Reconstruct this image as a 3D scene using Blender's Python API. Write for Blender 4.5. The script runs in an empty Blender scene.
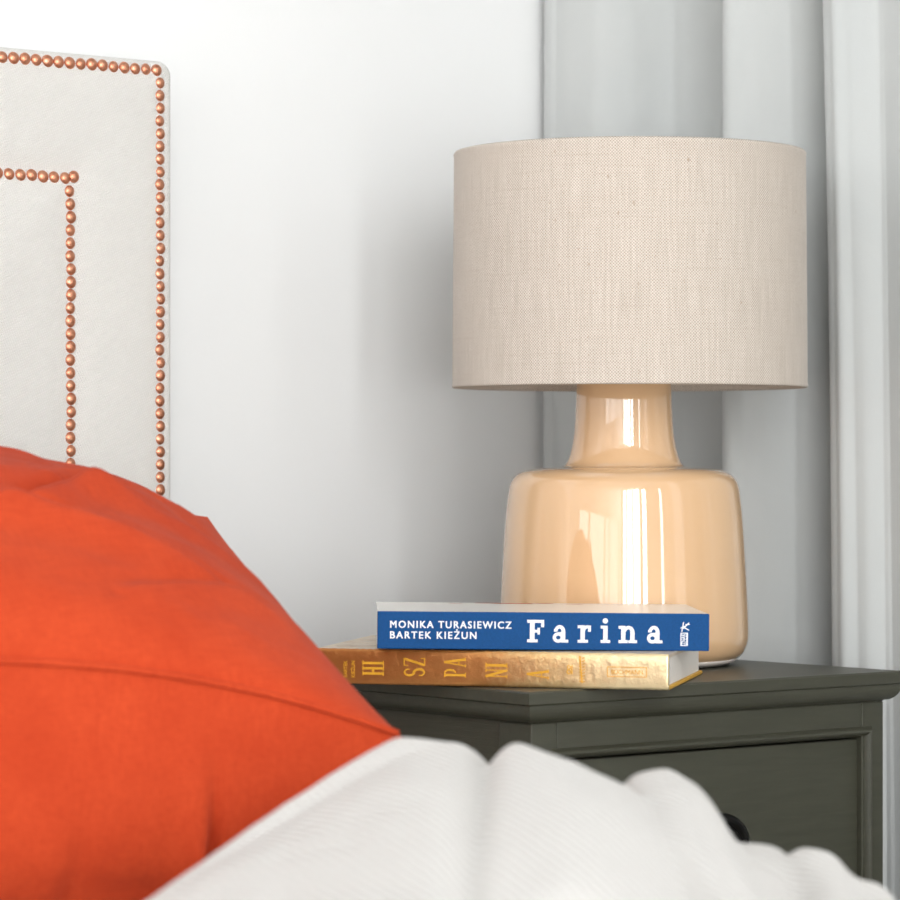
import bpy, bmesh, math, random
from math import sin, cos, pi, radians, sqrt, exp
from mathutils import Vector, Matrix, noise

random.seed(7)
SC = bpy.context.scene
COL = SC.collection
YAW = radians(38.7)
SA, CA = sin(YAW), cos(YAW)
ZN = 0.60                 # height of the nightstand top
EYE = Vector((-1.479, -1.758, ZN + 0.1617))


def ground(r, f):
    """a place in the room from its distance to the right of / ahead of where the photographer stands"""
    return (EYE.x + r * CA + f * SA, EYE.y - r * SA + f * CA)


# ------------------------------------------------------------------ materials
def srgb(r, g, b):
    def f(c):
        c /= 255.0
        return c / 12.92 if c <= 0.04045 else ((c + 0.055) / 1.055) ** 2.4
    return (f(r), f(g), f(b), 1.0)


class Mat:
    def __init__(self, name, color, rough=0.6, **kw):
        m = bpy.data.materials.new(name)
        m.use_nodes = True
        self.m, self.t = m, m.node_tree
        self.n = self.t.nodes
        self.b = self.n['Principled BSDF']
        self.b.inputs['Base Color'].default_value = color
        self.b.inputs['Roughness'].default_value = rough
        for k, v in kw.items():
            self.b.inputs[k.replace('_', ' ')].default_value = v
        self.out = self.b.outputs[0]

    def node(self, typ, **kw):
        nd = self.n.new(typ)
        for k, v in kw.items():
            if k in nd.inputs:
                nd.inputs[k].default_value = v
            elif hasattr(nd, k):
                setattr(nd, k, v)
            else:
                nd.inputs[k.replace('_', ' ')].default_value = v
        return nd

    def link(self, a, b):
        self.t.links.new(a, b)

    def coord(self, kind='Object', scale=(1, 1, 1), rot=(0, 0, 0)):
        tc = self.node('ShaderNodeTexCoord')
        mp = self.node('ShaderNodeMapping')
        mp.inputs['Scale'].default_value = scale
        mp.inputs['Rotation'].default_value = rot
        self.link(tc.outputs[kind], mp.inputs[0])
        return mp.outputs[0]

    def noise(self, vec, scale, detail=3, rough=0.5, dist=0.0):
        nd = self.node('ShaderNodeTexNoise')
        nd.inputs['Scale'].default_value = scale
        nd.inputs['Detail'].default_value = detail
        nd.inputs['Roughness'].default_value = rough
        nd.inputs['Distortion'].default_value = dist
        self.link(vec, nd.inputs['Vector'])
        return nd.outputs['Fac']

    def wave(self, vec, scale, direction='X', dist=0.0, dscale=1.0, detail=1.0):
        nd = self.node('ShaderNodeTexWave')
        nd.bands_direction = direction
        nd.inputs['Scale'].default_value = scale
        nd.inputs['Distortion'].default_value = dist
        nd.inputs['Detail'].default_value = detail
        nd.inputs['Detail Scale'].default_value = dscale
        self.link(vec, nd.inputs['Vector'])
        return nd.outputs['Fac']

    def math(self, op, a, b=0.5):
        nd = self.node('ShaderNodeMath')
        nd.operation = op
        for i, v in enumerate((a, b)):
            if isinstance(v, (int, float)):
                nd.inputs[i].default_value = v
            else:
                self.link(v, nd.inputs[i])
        return nd.outputs[0]

    def ramp(self, fac, stops):
        nd = self.node('ShaderNodeValToRGB')
        e = nd.color_ramp.elements
        while len(e) < len(stops):
            e.new(0.5)
        for i, (p, c) in enumerate(stops):
            e[i].position = p
            e[i].color = c
        self.link(fac, nd.inputs[0])
        return nd.outputs[0]

    def mix(self, fac, a, b, mode='MIX'):
        nd = self.node('ShaderNodeMix')
        nd.data_type = 'RGBA'
        nd.blend_type = mode
        for v, i in ((fac, 0), (a, 6), (b, 7)):
            if isinstance(v, (int, float, tuple)):
                nd.inputs[i].default_value = v
            else:
                self.link(v, nd.inputs[i])
        return nd.outputs[2]

    def color(self, sock):
        self.link(sock, self.b.inputs['Base Color'])

    def bump(self, h, strength=0.3, dist=0.001, prev=None):
        nd = self.node('ShaderNodeBump')
        nd.inputs['Strength'].default_value = strength
        nd.inputs['Distance'].default_value = dist
        self.link(h, nd.inputs['Height'])
        if prev is not None:
            self.link(prev, nd.inputs['Normal'])
        self.link(nd.outputs[0], self.b.inputs['Normal'])
        return nd.outputs[0]


def plain(name, color, rough=0.6, **kw):
    return Mat(name, color, rough, **kw).m


# walls
w = Mat('white_paint', srgb(246, 246, 246), 0.75)
v = w.coord()
w.color(w.ramp(w.noise(v, 3.0, 4), [(0.3, srgb(238, 238, 237)), (0.7, srgb(240, 240, 240))]))
w.bump(w.noise(v, 260, 3), 0.08, 0.001)
M_WALL = w.m
M_CEIL = plain('ceiling_paint', srgb(196, 196, 194), 0.8)
M_TRIM = plain('white_gloss_paint', srgb(240, 240, 238), 0.4)

w = Mat('oak_boards', srgb(170, 130, 92), 0.45)
v = w.coord(scale=(1, 1, 1))
br = w.node('ShaderNodeTexBrick')
br.inputs['Scale'].default_value = 1.0
br.inputs['Brick Width'].default_value = 1.2
br.inputs['Row Height'].default_value = 0.12
br.inputs['Mortar Size'].default_value = 0.002
br.inputs['Color1'].default_value = srgb(168, 156, 142)
br.inputs['Color2'].default_value = srgb(158, 146, 132)
br.inputs['Mortar'].default_value = srgb(110, 84, 60)
w.link(v, br.inputs['Vector'])
v2 = w.coord(scale=(2, 40, 1))
w.color(w.mix(w.math('MULTIPLY', w.noise(v2, 3, 4), 0.5), br.outputs['Color'], srgb(136, 122, 108)))
M_FLOOR = w.m

# lamp shade linen (UV in metres around / up the drum)
w = Mat('oatmeal_linen', srgb(225, 210, 196), 0.9, Sheen_Weight=0.15)
v = w.coord('UV')
ck = w.node('ShaderNodeTexChecker')
ck.inputs['Scale'].default_value = 1.0 / 0.00118
ck.inputs['Color1'].default_value = (1, 1, 1, 1)
ck.inputs['Color2'].default_value = (0, 0, 0, 1)
w.link(v, ck.inputs['Vector'])
sv = w.coord('UV', scale=(420, 22, 1))
sh = w.coord('UV', scale=(14, 420, 1))
slub = w.noise(sv, 1.0, 3, 0.6)
weft = w.noise(sh, 1.0, 3, 0.6)
fine = w.noise(w.coord('UV', scale=(900, 900, 1)), 1.0, 2, 0.7)
base = w.ramp(slub, [(0.25, srgb(204, 193, 181)), (0.55, srgb(218, 207, 196)), (0.8, srgb(228, 218, 208))])
base = w.mix(w.math('MULTIPLY', w.ramp(weft, [(0.5, (0, 0, 0, 1)), (0.8, (1, 1, 1, 1))]), 0.35), base, srgb(192, 177, 162))
dark = w.math('MULTIPLY', w.math('SUBTRACT', 1.0, ck.outputs['Fac']), w.ramp(fine, [(0.25, (0.15, 0.15, 0.15, 1)), (0.7, (0.85, 0.85, 0.85, 1))]))
base = w.mix(dark, base, srgb(140, 122, 104))
fleck = w.noise(w.coord('UV', scale=(260, 150, 1)), 1.0, 1, 0.5)
base = w.mix(w.ramp(fleck, [(0.70, (0, 0, 0, 1)), (0.85, (0.6, 0.6, 0.6, 1))]), base, srgb(150, 118, 88))
w.color(base)
w.bump(w.math('ADD', ck.outputs['Fac'], slub), 0.25, 0.0006)
M_LINEN = w.m

# lamp glass: peach opaline, pearly
w = Mat('peach_opaline_glass', srgb(233, 193, 150), 0.035, IOR=1.8, Coat_Weight=0.5, Coat_Roughness=0.02, Coat_IOR=1.5)
v = w.coord()
w.color(w.ramp(w.noise(w.coord(scale=(9, 9, 1.2)), 1.6, 2), [(0.3, srgb(226, 184, 140)), (0.7, srgb(232, 193, 151))]))
M_GLASS = w.m
M_CLEAR = plain('milky_clear_glass', srgb(226, 216, 208), 0.12, IOR=1.5)
M_BRASS = plain('brass', srgb(200, 160, 96), 0.3, Metallic=1.0)
M_BULB = plain('frosted_bulb', srgb(240, 238, 230), 0.3)
M_SOCKET = plain('socket_plastic', srgb(40, 38, 36), 0.4)
M_SHADE_IN = plain('shade_lining', srgb(226, 214, 200), 0.85)

# headboard fabric
w = Mat('cream_basket_weave', srgb(236, 231, 224), 0.92, Sheen_Weight=0.2)
v = w.coord(rot=(0, radians(24), 0))
wx = w.wave(v, 165, 'X', 1.0, 40.0)
wz = w.wave(v, 165, 'Z', 1.0, 40.0)
wv = w.math('MULTIPLY', wx, wz)
w.color(w.mix(w.math('MULTIPLY', wv, 0.6), srgb(224, 221, 216), srgb(242, 240, 237)))
w.bump(wv, 0.6, 0.0016)
M_CREAM = w.m
w = Mat('aged_copper', srgb(198, 130, 98), 0.42, Metallic=1.0)
w.color(w.ramp(w.noise(w.coord('Object'), 260, 2), [(0.3, srgb(198, 128, 98)), (0.7, srgb(228, 168, 138))]))
M_COPPER = w.m
M_COPPER_DARK = plain('dark_copper_edge', srgb(112, 62, 44), 0.45, Metallic=0.9)

# curtain velvet
w = Mat('pale_grey_velvet', srgb(196, 201, 200), 0.85, Sheen_Weight=0.35, Sheen_Roughness=0.4)
v = w.coord(scale=(1, 1, 0.5))
w.color(w.mix(w.noise(v, 9, 5, 0.6, 0.6), srgb(186, 189, 189), srgb(203, 204, 202)))
w.bump(w.noise(w.coord(scale=(1, 1, 1)), 700, 2), 0.15, 0.0008)
M_VELVET = w.m

# nightstand paint
w = Mat('olive_grey_lacquer', srgb(84, 83, 75), 0.42)
v = w.coord(scale=(6, 60, 60))
g = w.noise(v, 3.0, 5, 0.6, 0.4)
w.color(w.ramp(g, [(0.3, srgb(62, 62, 51)), (0.7, srgb(69, 69, 57))]))
w.bump(g, 0.25, 0.0006)
M_OLIVE = w.m
w = Mat('olive_grey_side_grain', srgb(80, 78, 70), 0.5)
g = w.noise(w.coord(scale=(30, 5, 110)), 3.0, 6, 0.7, 0.6)
w.color(w.ramp(g, [(0.3, srgb(58, 57, 46)), (0.7, srgb(70, 68, 56))]))
w.bump(g, 0.5, 0.001)
M_OLIVE_SIDE = w.m
M_KNOB = plain('black_iron', srgb(26, 25, 24), 0.38, Metallic=0.6)

# books
w = Mat('cobalt_cover', srgb(32, 74, 138), 0.6, Specular_IOR_Level=0.2)
w.color(w.ramp(w.noise(w.coord(scale=(1, 1, 1)), 900, 2), [(0.3, srgb(0, 68, 124)), (0.7, srgb(4, 74, 134))]))
M_BLUE = w.m
M_COVERWHITE = plain('glossy_white_cover', srgb(240, 237, 232), 0.22)
M_LETTER = plain('white_print', srgb(240, 240, 242), 0.5)
M_RED = plain('terracotta_print', srgb(198, 112, 88), 0.25)
w = Mat('page_paper', srgb(236, 231, 224), 0.85)
g = w.wave(w.coord(scale=(1, 1, 1)), 420, 'Z', 2.0, 6.0)
w.color(w.ramp(g, [(0.2, srgb(214, 206, 196)), (0.8, srgb(240, 236, 230))]))
M_PAGE = w.m
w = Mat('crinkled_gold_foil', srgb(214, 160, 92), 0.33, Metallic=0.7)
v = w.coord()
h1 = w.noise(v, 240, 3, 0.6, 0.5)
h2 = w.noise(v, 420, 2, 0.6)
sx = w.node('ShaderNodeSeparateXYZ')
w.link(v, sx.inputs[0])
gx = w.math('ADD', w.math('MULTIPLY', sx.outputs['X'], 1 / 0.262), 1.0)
refl_tone = w.ramp(w.math('ADD', gx, w.math('MULTIPLY', h1, 0.25)), [(0.25, srgb(188, 122, 66)), (0.62, srgb(206, 146, 86)), (0.80, srgb(244, 208, 150)), (1.0, srgb(252, 230, 184))])  # reflection gradient painted into the foil: copper at left, pale gold at right
w.color(refl_tone)
w.bump(w.math('ADD', h1, w.math('MULTIPLY', h2, 0.5)), 0.32, 0.0009)
M_FOIL = w.m
M_GOLDPRINT = plain('yellow_gold_print', srgb(226, 164, 40), 0.5)
M_YELLOW = plain('yellow_board', srgb(222, 168, 52), 0.5)
w = Mat('tiled_print_cover', srgb(206, 186, 160), 0.35)
w.color(w.ramp(w.noise(w.coord(), 40, 4, 0.6, 1.0), [(0.35, srgb(176, 150, 122)), (0.5, srgb(216, 198, 172)), (0.65, srgb(190, 176, 160))]))
M_PRINT = w.m

# textiles on the bed
w = Mat('burnt_orange_linen', srgb(205, 78, 44), 0.9, Sheen_Weight=0.02, Sheen_Roughness=0.5, Specular_IOR_Level=0.25)
v = w.coord()
sl1 = w.noise(w.coord(scale=(900, 40, 120)), 1.0, 2)
sl2 = w.noise(w.coord(scale=(40, 700, 700)), 1.0, 2)
bl = w.noise(v, 14, 4, 0.6)
c = w.ramp(w.math('ADD', w.math('MULTIPLY', sl1, 0.5), w.math('MULTIPLY', sl2, 0.5)),
           [(0.3, srgb(178, 57, 24)), (0.7, srgb(200, 73, 35))])
w.color(w.mix(w.ramp(bl, [(0.38, (0, 0, 0, 1)), (0.66, (0.55, 0.55, 0.55, 1))]), c, srgb(172, 52, 20)))
w.bump(w.math('ADD', sl1, sl2), 0.3, 0.0012)
M_ORANGE = w.m

w = Mat('pale_grey_waffle_knit', srgb(222, 217, 212), 0.95, Sheen_Weight=0.3, Sheen_Roughness=0.6)
v = w.coord('UV')
k1 = w.wave(v, 52, 'X', 1.2, 8.0)
k2 = w.wave(v, 52, 'Y', 1.2, 8.0)
kn = w.math('MULTIPLY', k1, w.math('ADD', w.math('MULTIPLY', k2, 0.45), 0.55))
w.color(w.mix(kn, srgb(208, 203, 198), srgb(243, 240, 236)))
nb = w.bump(kn, 0.75, 0.0035)
w.bump(w.noise(w.coord(), 500, 3), 0.2, 0.001, nb)
M_THROW = w.m
M_SHEET = plain('white_cotton_sheet', srgb(236, 234, 230), 0.85)
M_BEDBASE = plain('cream_bed_base', srgb(226, 220, 210), 0.9)


# ------------------------------------------------------------------ object helpers
def finish(name, bm, mat, parent=None, smooth=False, bevel=0.0, loc=(0, 0, 0), segs=2, angle=40):
    bmesh.ops.recalc_face_normals(bm, faces=bm.faces)
    me = bpy.data.meshes.new(name)
    bm.to_mesh(me)
    bm.free()
    for m in (mat if isinstance(mat, (list, tuple)) else [mat]):
        me.materials.append(m)
    if smooth:
        me.shade_smooth()
    o = bpy.data.objects.new(name, me)
    COL.objects.link(o)
    o.location = loc
    if parent is not None:
        o.parent = parent
    if bevel > 0:
        b = o.modifiers.new('edge', 'BEVEL')
        b.width = bevel
        b.segments = segs
        b.limit_method = 'ANGLE'
        b.angle_limit = radians(angle)
        b.harden_normals = False
    return o


def thing(name, label, cat, loc=(0, 0, 0), rot=(0, 0, 0), group=None):
    o = bpy.data.objects.new(name, None)
    o.empty_display_size = 0.05
    COL.objects.link(o)
    o.location = loc
    o.rotation_euler = rot
    tag(o, label, cat, group)
    return o


def tag(o, label, cat=None, group=None):
    o['label'] = label
    if cat:
        o['category'] = cat
    if group:
        o['group'] = group
    return o


def box(bm, x0, y0, z0, x1, y1, z1, mi=0):
    vs = [bm.verts.new(p) for p in ((x0, y0, z0), (x1, y0, z0), (x1, y1, z0), (x0, y1, z0),
                                    (x0, y0, z1), (x1, y0, z1), (x1, y1, z1), (x0, y1, z1))]
    for f in ((0, 3, 2, 1), (4, 5, 6, 7), (0, 1, 5, 4), (1, 2, 6, 5), (2, 3, 7, 6), (3, 0, 4, 7)):
        fc = bm.faces.new([vs[i] for i in f])
        fc.material_index = mi
    return vs


def boxes(*bs):
    bm = bmesh.new()
    for b in bs:
        box(bm, *b)
    return bm


def lathe(prof, n=96, cap0=True, cap1=True, uv=False):
    """prof: list of (radius, z)"""
    bm = bmesh.new()
    rings = []
    for r, z in prof:
        rings.append([bm.verts.new((r * cos(2 * pi * i / n), r * sin(2 * pi * i / n), z)) for i in range(n)])
    uvl = bm.loops.layers.uv.new('UVMap') if uv else None
    R = max(p[0] for p in prof)
    run = 0.0
    for k in range(len(rings) - 1):
        seg = sqrt((prof[k + 1][0] - prof[k][0]) ** 2 + (prof[k + 1][1] - prof[k][1]) ** 2)
        for i in range(n):
            j = (i + 1) % n
            f = bm.faces.new((rings[k][i], rings[k][j], rings[k + 1][j], rings[k + 1][i]))
            f.smooth = True
            if uv:
                us = (i / n, (i + 1) / n, (i + 1) / n, i / n)
                vs = (run, run, run + seg, run + seg)
                for l, uu, vv in zip(f.loops, us, vs):
                    l[uvl].uv = (uu * 2 * pi * R, vv)
        run += seg
    if cap0:
        bm.faces.new(list(reversed(rings[0])))
    if cap1:
        bm.faces.new(rings[-1])
    return bm


def sweep_rect(prof, x0, y0, x1, y1):
    """profile of (outward offset, z) carried round a rectangle with mitred corners"""
    bm = bmesh.new()
    rings = []
    for o, z in prof:
        rings.append([bm.verts.new(p) for p in ((x0 - o, y0 - o, z), (x1 + o, y0 - o, z), (x1 + o, y1 + o, z), (x0 - o, y1 + o, z))])
    for k in range(len(rings) - 1):
        for i in range(4):
            j = (i + 1) % 4
            bm.faces.new((rings[k][i], rings[k][j], rings[k + 1][j], rings[k + 1][i]))
    bm.faces.new(list(reversed(rings[0])))
    bm.faces.new(rings[-1])
    return bm


def catmull(pts, n=8, closed=False):
    out = []
    m = len(pts)
    for i in range(m if closed else m - 1):
        def P(k):
            return Vector(pts[k % m]) if closed else Vector(pts[max(0, min(m - 1, k))])
        p0, p1, p2, p3 = P(i - 1), P(i), P(i + 1), P(i + 2)
        for k in range(n):
            t = k / n
            out.append(0.5 * ((2 * p1) + (p2 - p0) * t + (2 * p0 - 5 * p1 + 4 * p2 - p3) * t * t + (3 * p1 - p0 - 3 * p2 + p3) * t ** 3))
    if not closed:
        out.append(Vector(pts[-1]))
    return out


def lerp(a, b, t):
    return a + (b - a) * t


# ------------------------------------------------------------------ the room
XR, YB, XL, YF, ZC = 0.60, 0.50, -3.20, -3.40, 2.65
WT = 0.12


def struct(name, bm, mat, parent=None, **kw):
    o = finish(name, bm, mat, parent, **kw)
    o['kind'] = 'structure'
    return o


struct('floor', boxes((XL - WT, YF - WT, -0.1, XR + WT, YB + WT, 0)), M_FLOOR)
FILL_HOLE = (-2.3, -0.2, -2.9, -0.7)      # added ceiling opening, out of view, for extra fill light
struct('ceiling', boxes((XL - WT, YF - WT, ZC, FILL_HOLE[0], YB + WT, ZC + 0.1), (FILL_HOLE[1], YF - WT, ZC, XR + WT, YB + WT, ZC + 0.1),
                        (FILL_HOLE[0], YF - WT, ZC, FILL_HOLE[1], FILL_HOLE[2], ZC + 0.1), (FILL_HOLE[0], FILL_HOLE[3], ZC, FILL_HOLE[1], YB + WT, ZC + 0.1)), M_CEIL)
struct('window_5', boxes((FILL_HOLE[0], FILL_HOLE[2], ZC + 0.03, FILL_HOLE[0] + 0.05, FILL_HOLE[3], ZC + 0.08), (FILL_HOLE[1] - 0.05, FILL_HOLE[2], ZC + 0.03, FILL_HOLE[1], FILL_HOLE[3], ZC + 0.08),
                         (FILL_HOLE[0] + 0.05, FILL_HOLE[2], ZC + 0.03, FILL_HOLE[1] - 0.05, FILL_HOLE[2] + 0.05, ZC + 0.08), (FILL_HOLE[0] + 0.05, FILL_HOLE[3] - 0.05, ZC + 0.03, FILL_HOLE[1] - 0.05, FILL_HOLE[3], ZC + 0.08)), M_TRIM)
struct('wall_back', boxes((XL - WT, YB, 0, XR + WT, YB + WT, ZC)), M_WALL)
struct('wall_right', boxes((XR, YF, 0, XR + WT, YB, ZC)), M_WALL)
# left wall with one wide window
LW = (-3.15, -0.10, 0.74, 1.38)
struct('wall_left', boxes((XL - WT, YF, 0, XL, LW[0], ZC), (XL - WT, LW[1], 0, XL, YB, ZC), (XL - WT, LW[0], 0, XL, LW[1], LW[2]), (XL - WT, LW[0], LW[3], XL, LW[1], ZC)), M_WALL)
# foot wall with three tall windows
WIN = [(-3.12, -1.52, 0.30, 2.60), (-1.40, -1.06, 0.12, 2.42), (-0.22, 0.01, 0.12, 2.42)]
bm = bmesh.new()
xs = XL
for (a, b, z0, z1) in WIN:
    box(bm, xs, YF - WT, 0, a, YF, ZC)
    box(bm, a, YF - WT, 0, b, YF, z0)
    box(bm, a, YF - WT, z1, b, YF, ZC)
    xs = b
box(bm, xs, YF - WT, 0, XR, YF, ZC)
struct('wall_front', bm, M_WALL)
for i, (a, b, z0, z1) in enumerate(WIN):
    bm = bmesh.new()
    fw = 0.035
    y0, y1 = YF - 0.08, YF - 0.03
    box(bm, a, y0, z0, a + fw, y1, z1)
    box(bm, b - fw, y0, z0, b, y1, z1)
    box(bm, a + fw, y0, z0, b - fw, y1, z0 + fw)
    box(bm, a + fw, y0, z1 - fw, b - fw, y1, z1)
    if b - a > 1:
        for t in (0.26, 0.62):
            x = lerp(a, b, t)
            box(bm, x - 0.03, y0, z0 + fw, x + 0.03, y1, z1 - fw)
    struct('window_%d' % (i + 1), bm, M_TRIM)
bm = bmesh.new()
x0, x1, fw = XL - 0.08, XL - 0.03, 0.04
box(bm, x0, LW[0], LW[2], x1, LW[0] + fw, LW[3])
box(bm, x0, LW[1] - fw, LW[2], x1, LW[1], LW[3])
box(bm, x0, LW[0] + fw, LW[2], x1, LW[1] - fw, LW[2] + fw)
box(bm, x0, LW[0] + fw, LW[3] - fw, x1, LW[1] - fw, LW[3])
for t in (0.30, 0.42, 0.78):
    y = lerp(LW[0], LW[1], t)
    box(bm, x0, y - 0.05, LW[2] + fw, x1, y + 0.05, LW[3] - fw)
struct('window_4', bm, M_TRIM)
bm = boxes((XL, YB - 0.014, 0, XR, YB, 0.09))
struct('baseboard_back', bm, M_TRIM, bevel=0.003)
struct('baseboard_right', boxes((XR - 0.014, YF, 0, XR, YB - 0.014, 0.09)), M_TRIM, bevel=0.003)
struct('baseboard_left', boxes((XL, YF, 0, XL + 0.014, YB - 0.014, 0.09)), M_TRIM, bevel=0.003)

# daylight in the three windows
def daylight(name, a, b, z0, z1, power, col=(1, 1, 1)):
    l = bpy.data.lights.new(name, 'AREA')
    l.shape = 'RECTANGLE'
    l.size, l.size_y = b - a, z1 - z0
    l.energy = power
    l.color = col
    o = bpy.data.objects.new(name, l)
    COL.objects.link(o)
    o.location = ((a + b) / 2, YF - 0.11, (z0 + z1) / 2)
    o.rotation_euler = (radians(90), 0, 0)
    o.rotation_euler = Vector((0, -1, 0)).to_track_quat('Z', 'Y').to_euler()
    return o


L_SOFT, L_STRIP = 114.0, 215.0       # watts per square metre of opening
for i, (a, b, z0, z1) in enumerate(WIN):
    daylight('window_daylight', a, b, z0, z1, (L_SOFT, L_STRIP, 78.0)[i] * (b - a) * (z1 - z0), (0.97, 0.99, 1.0))

L_LEFT = 33.0
l = bpy.data.lights.new('window_daylight', 'AREA')
l.shape = 'RECTANGLE'
l.size, l.size_y = LW[1] - LW[0], LW[3] - LW[2]
l.color = (0.97, 0.99, 1.0)
l.energy = L_LEFT * l.size * l.size_y
o = bpy.data.objects.new('window_daylight', l)
COL.objects.link(o)
o.location = (XL - 0.11, (LW[0] + LW[1]) / 2, (LW[2] + LW[3]) / 2)
o.rotation_euler = Vector((-1, 0, 0)).to_track_quat('Z', 'Y').to_euler()

L_FILL = 7.0  # added fill light above the ceiling opening
l = bpy.data.lights.new('ceiling_fill', 'AREA')
l.shape = 'RECTANGLE'
l.size, l.size_y = FILL_HOLE[1] - FILL_HOLE[0], FILL_HOLE[3] - FILL_HOLE[2]
l.color = (0.97, 0.99, 1.0)
l.energy = L_FILL * l.size * l.size_y
o = bpy.data.objects.new('ceiling_fill', l)
COL.objects.link(o)
o.location = ((FILL_HOLE[0] + FILL_HOLE[1]) / 2, (FILL_HOLE[2] + FILL_HOLE[3]) / 2, ZC + 0.09)

wd = bpy.data.worlds.new('overcast_sky')
SC.world = wd
wd.use_nodes = True
wd.node_tree.nodes['Background'].inputs[0].default_value = (0.9, 0.95, 1.0, 1)
wd.node_tree.nodes['Background'].inputs[1].default_value = 0.4

# ------------------------------------------------------------------ nightstand
ns = thing('nightstand', 'dark olive grey wooden nightstand with moulded top, under the lamp and books', 'nightstand')
TX1, TY1 = 0.376, 0.385
OV = 0.013
bx0, by0, bx1, by1 = OV, OV, TX1 - 0.0095, TY1 - 0.004
H = ZN
top_prof = [(-0.004, H - 0.0100), (OV - 0.0012, H - 0.0100), (OV, H - 0.0088), (OV, H - 0.0012), (OV - 0.0012, H), (-0.03, H)]
finish('tabletop', sweep_rect(top_prof, bx0, by0, TX1 - OV, TY1 - OV), M_OLIVE, ns)
crown = [(-0.004, H - 0.0235), (0.0005, H - 0.0235)]
for k in range(9):
    a = k / 8 * pi / 2
    crown.append((0.0015 + 0.0095 * sin(a), H - 0.0112 - 0.0112 * cos(a)))
crown += [(0.011, H - 0.0102), (-0.004, H - 0.0102)]
finish('crown_moulding', sweep_rect(crown, bx0, by0, TX1 - OV + 0.001, TY1 - OV), M_OLIVE, ns)
ST = 0.0235      # stile width
LEGZ = 0.08
DR = [(0.554, 0.398), (0.378, 0.224)]           # drawer openings (top, bottom)
zt = H - 0.0236
# carcass
bm = bmesh.new()
box(bm, bx0 + 0.004, by0 + 0.022, LEGZ, bx1 - 0.004, by1, zt)
finish('carcass', bm, M_OLIVE_SIDE, ns)
# corner posts running down to the feet
for (x0, x1) in ((bx0, bx0 + ST), (bx1 - ST, bx1)):
    for (y0, y1) in ((by0, by0 + 0.036), (by1 - 0.036, by1)):
        finish('corner_post', boxes((x0, y0, 0, x1, y1, zt)), M_OLIVE, ns, bevel=0.0009)
# side rails (frame of the side panels)
for (x0, x1) in ((bx0 + 0.0012, bx0 + 0.008), (bx1 - 0.008, bx1 - 0.0012)):
    finish('side_panel', boxes((x0, by0 + 0.0363, LEGZ, x1, by1 - 0.0363, zt)), M_OLIVE_SIDE, ns)
# front rails
rx0, rx1 = bx0 + ST + 0.0003, bx1 - ST - 0.0003
for (z0, z1) in ((DR[0][0] + 0.0005, zt), (DR[1][0] + 0.001, DR[0][1] - 0.001), (LEGZ, DR[1][1] - 0.0005)):
    finish('front_rail', boxes((rx0, by0 + 0.0003, z0, rx1, by0 + 0.024, z1)), M_OLIVE, ns, bevel=0.0006)
for (z1, z0) in DR:
    # bead frame round the opening
    bm = bmesh.new()
    bw, bd = 0.0075, 0.0042
    X0, X1 = rx0 - 0.0065, rx1 + 0.0105
    prof = [(bw * k / 6, bd * sin(pi * k / 6)) for k in range(7)]
    rings = []
    for o, d in prof:
        rings.append([bm.verts.new(p) for p in ((X0 + o, by0 + 0.0002 - d, z0 - 0.004 + o), (X1 - o, by0 + 0.0002 - d, z0 - 0.004 + o),
                                                (X1 - o, by0 + 0.0002 - d, z1 + 0.004 - o), (X0 + o, by0 + 0.0002 - d, z1 + 0.004 - o))])
    rings.append([bm.verts.new(p) for p in ((X0 + bw, by0 + 0.009, z0 - 0.004 + bw), (X1 - bw, by0 + 0.009, z0 - 0.004 + bw),
                                            (X1 - bw, by0 + 0.009, z1 + 0.004 - bw), (X0 + bw, by0 + 0.009, z1 + 0.004 - bw))])
    for k in range(len(rings) - 1):
        for i in range(4):
            j = (i + 1) % 4
            f = bm.faces.new((rings[k][i], rings[k][j], rings[k + 1][j], rings[k + 1][i]))
    finish('drawer_bead', bm, M_OLIVE, ns)
    g = 0.0022
    dz0, dz1 = z0 - 0.004 + bw + g, z1 + 0.004 - bw - g
    dr = finish('drawer', boxes((X0 + bw + g, by0 + 0.0052, dz0, X1 - bw - g, by0 + 0.020, dz1)), M_OLIVE, ns, bevel=0.001)
    # round black knob: backplate ring, groove and dome
    kp = [(0.0240, 0.0), (0.0244, 0.003), (0.0236, 0.0075), (0.0205, 0.0098), (0.0176, 0.0094), (0.0168, 0.0070), (0.0160, 0.0070),
          (0.0150, 0.0086), (0.0120, 0.0118), (0.007, 0.0138), (0.001, 0.0144)]
    kb = lathe(kp, 64)
    kb.transform(Matrix.Translation(((bx0 + bx1) / 2 + 0.007, by0 + 0.0052, (dz0 + dz1) / 2 - 0.001)) @ Matrix.Scale(1.1, 4) @ Matrix.Rotation(radians(90), 4, 'X'))
    tag(finish('knob', kb, M_KNOB, dr), 'round black iron knob')

# ------------------------------------------------------------------ table lamp
LX, LY = ground(0.1376, 2.612)
U = 2.612 / 3300.0
lamp = thing('table_lamp', 'peach glass table lamp with wide oatmeal linen drum shade on the nightstand', 'lamp', (LX, LY, ZN))
zb = -0.1617
pts = [(80, 659.5), (100, 659.0), (110, 658.2), (116, 655.2), (121, 649.5), (124.3, 640), (124.8, 627), (123.8, 600), (121.6, 560), (119, 520),
       (116.6, 497), (114.4, 485), (110.5, 477.3), (104, 472.3), (95, 469.4), (84, 468.0), (70, 467.3), (62, 466.3), (58, 463.3),
       (55.2, 458), (52.8, 450), (51.2, 442), (49.9, 432), (48.8, 418), (48.0, 400), (47.4, 382), (46.8, 362), (44.5, 356), (38, 353), (24, 352)]
prof = [(max(0.002, p.x), p.y) for p in catmull([((r * U), (460 - y) * U - zb, 0) for r, y in pts], 6)]
tag(finish('glass_base', lathe(prof, 160), M_GLASS, lamp), 'glossy peach opaline glass base with narrow neck')
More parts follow.
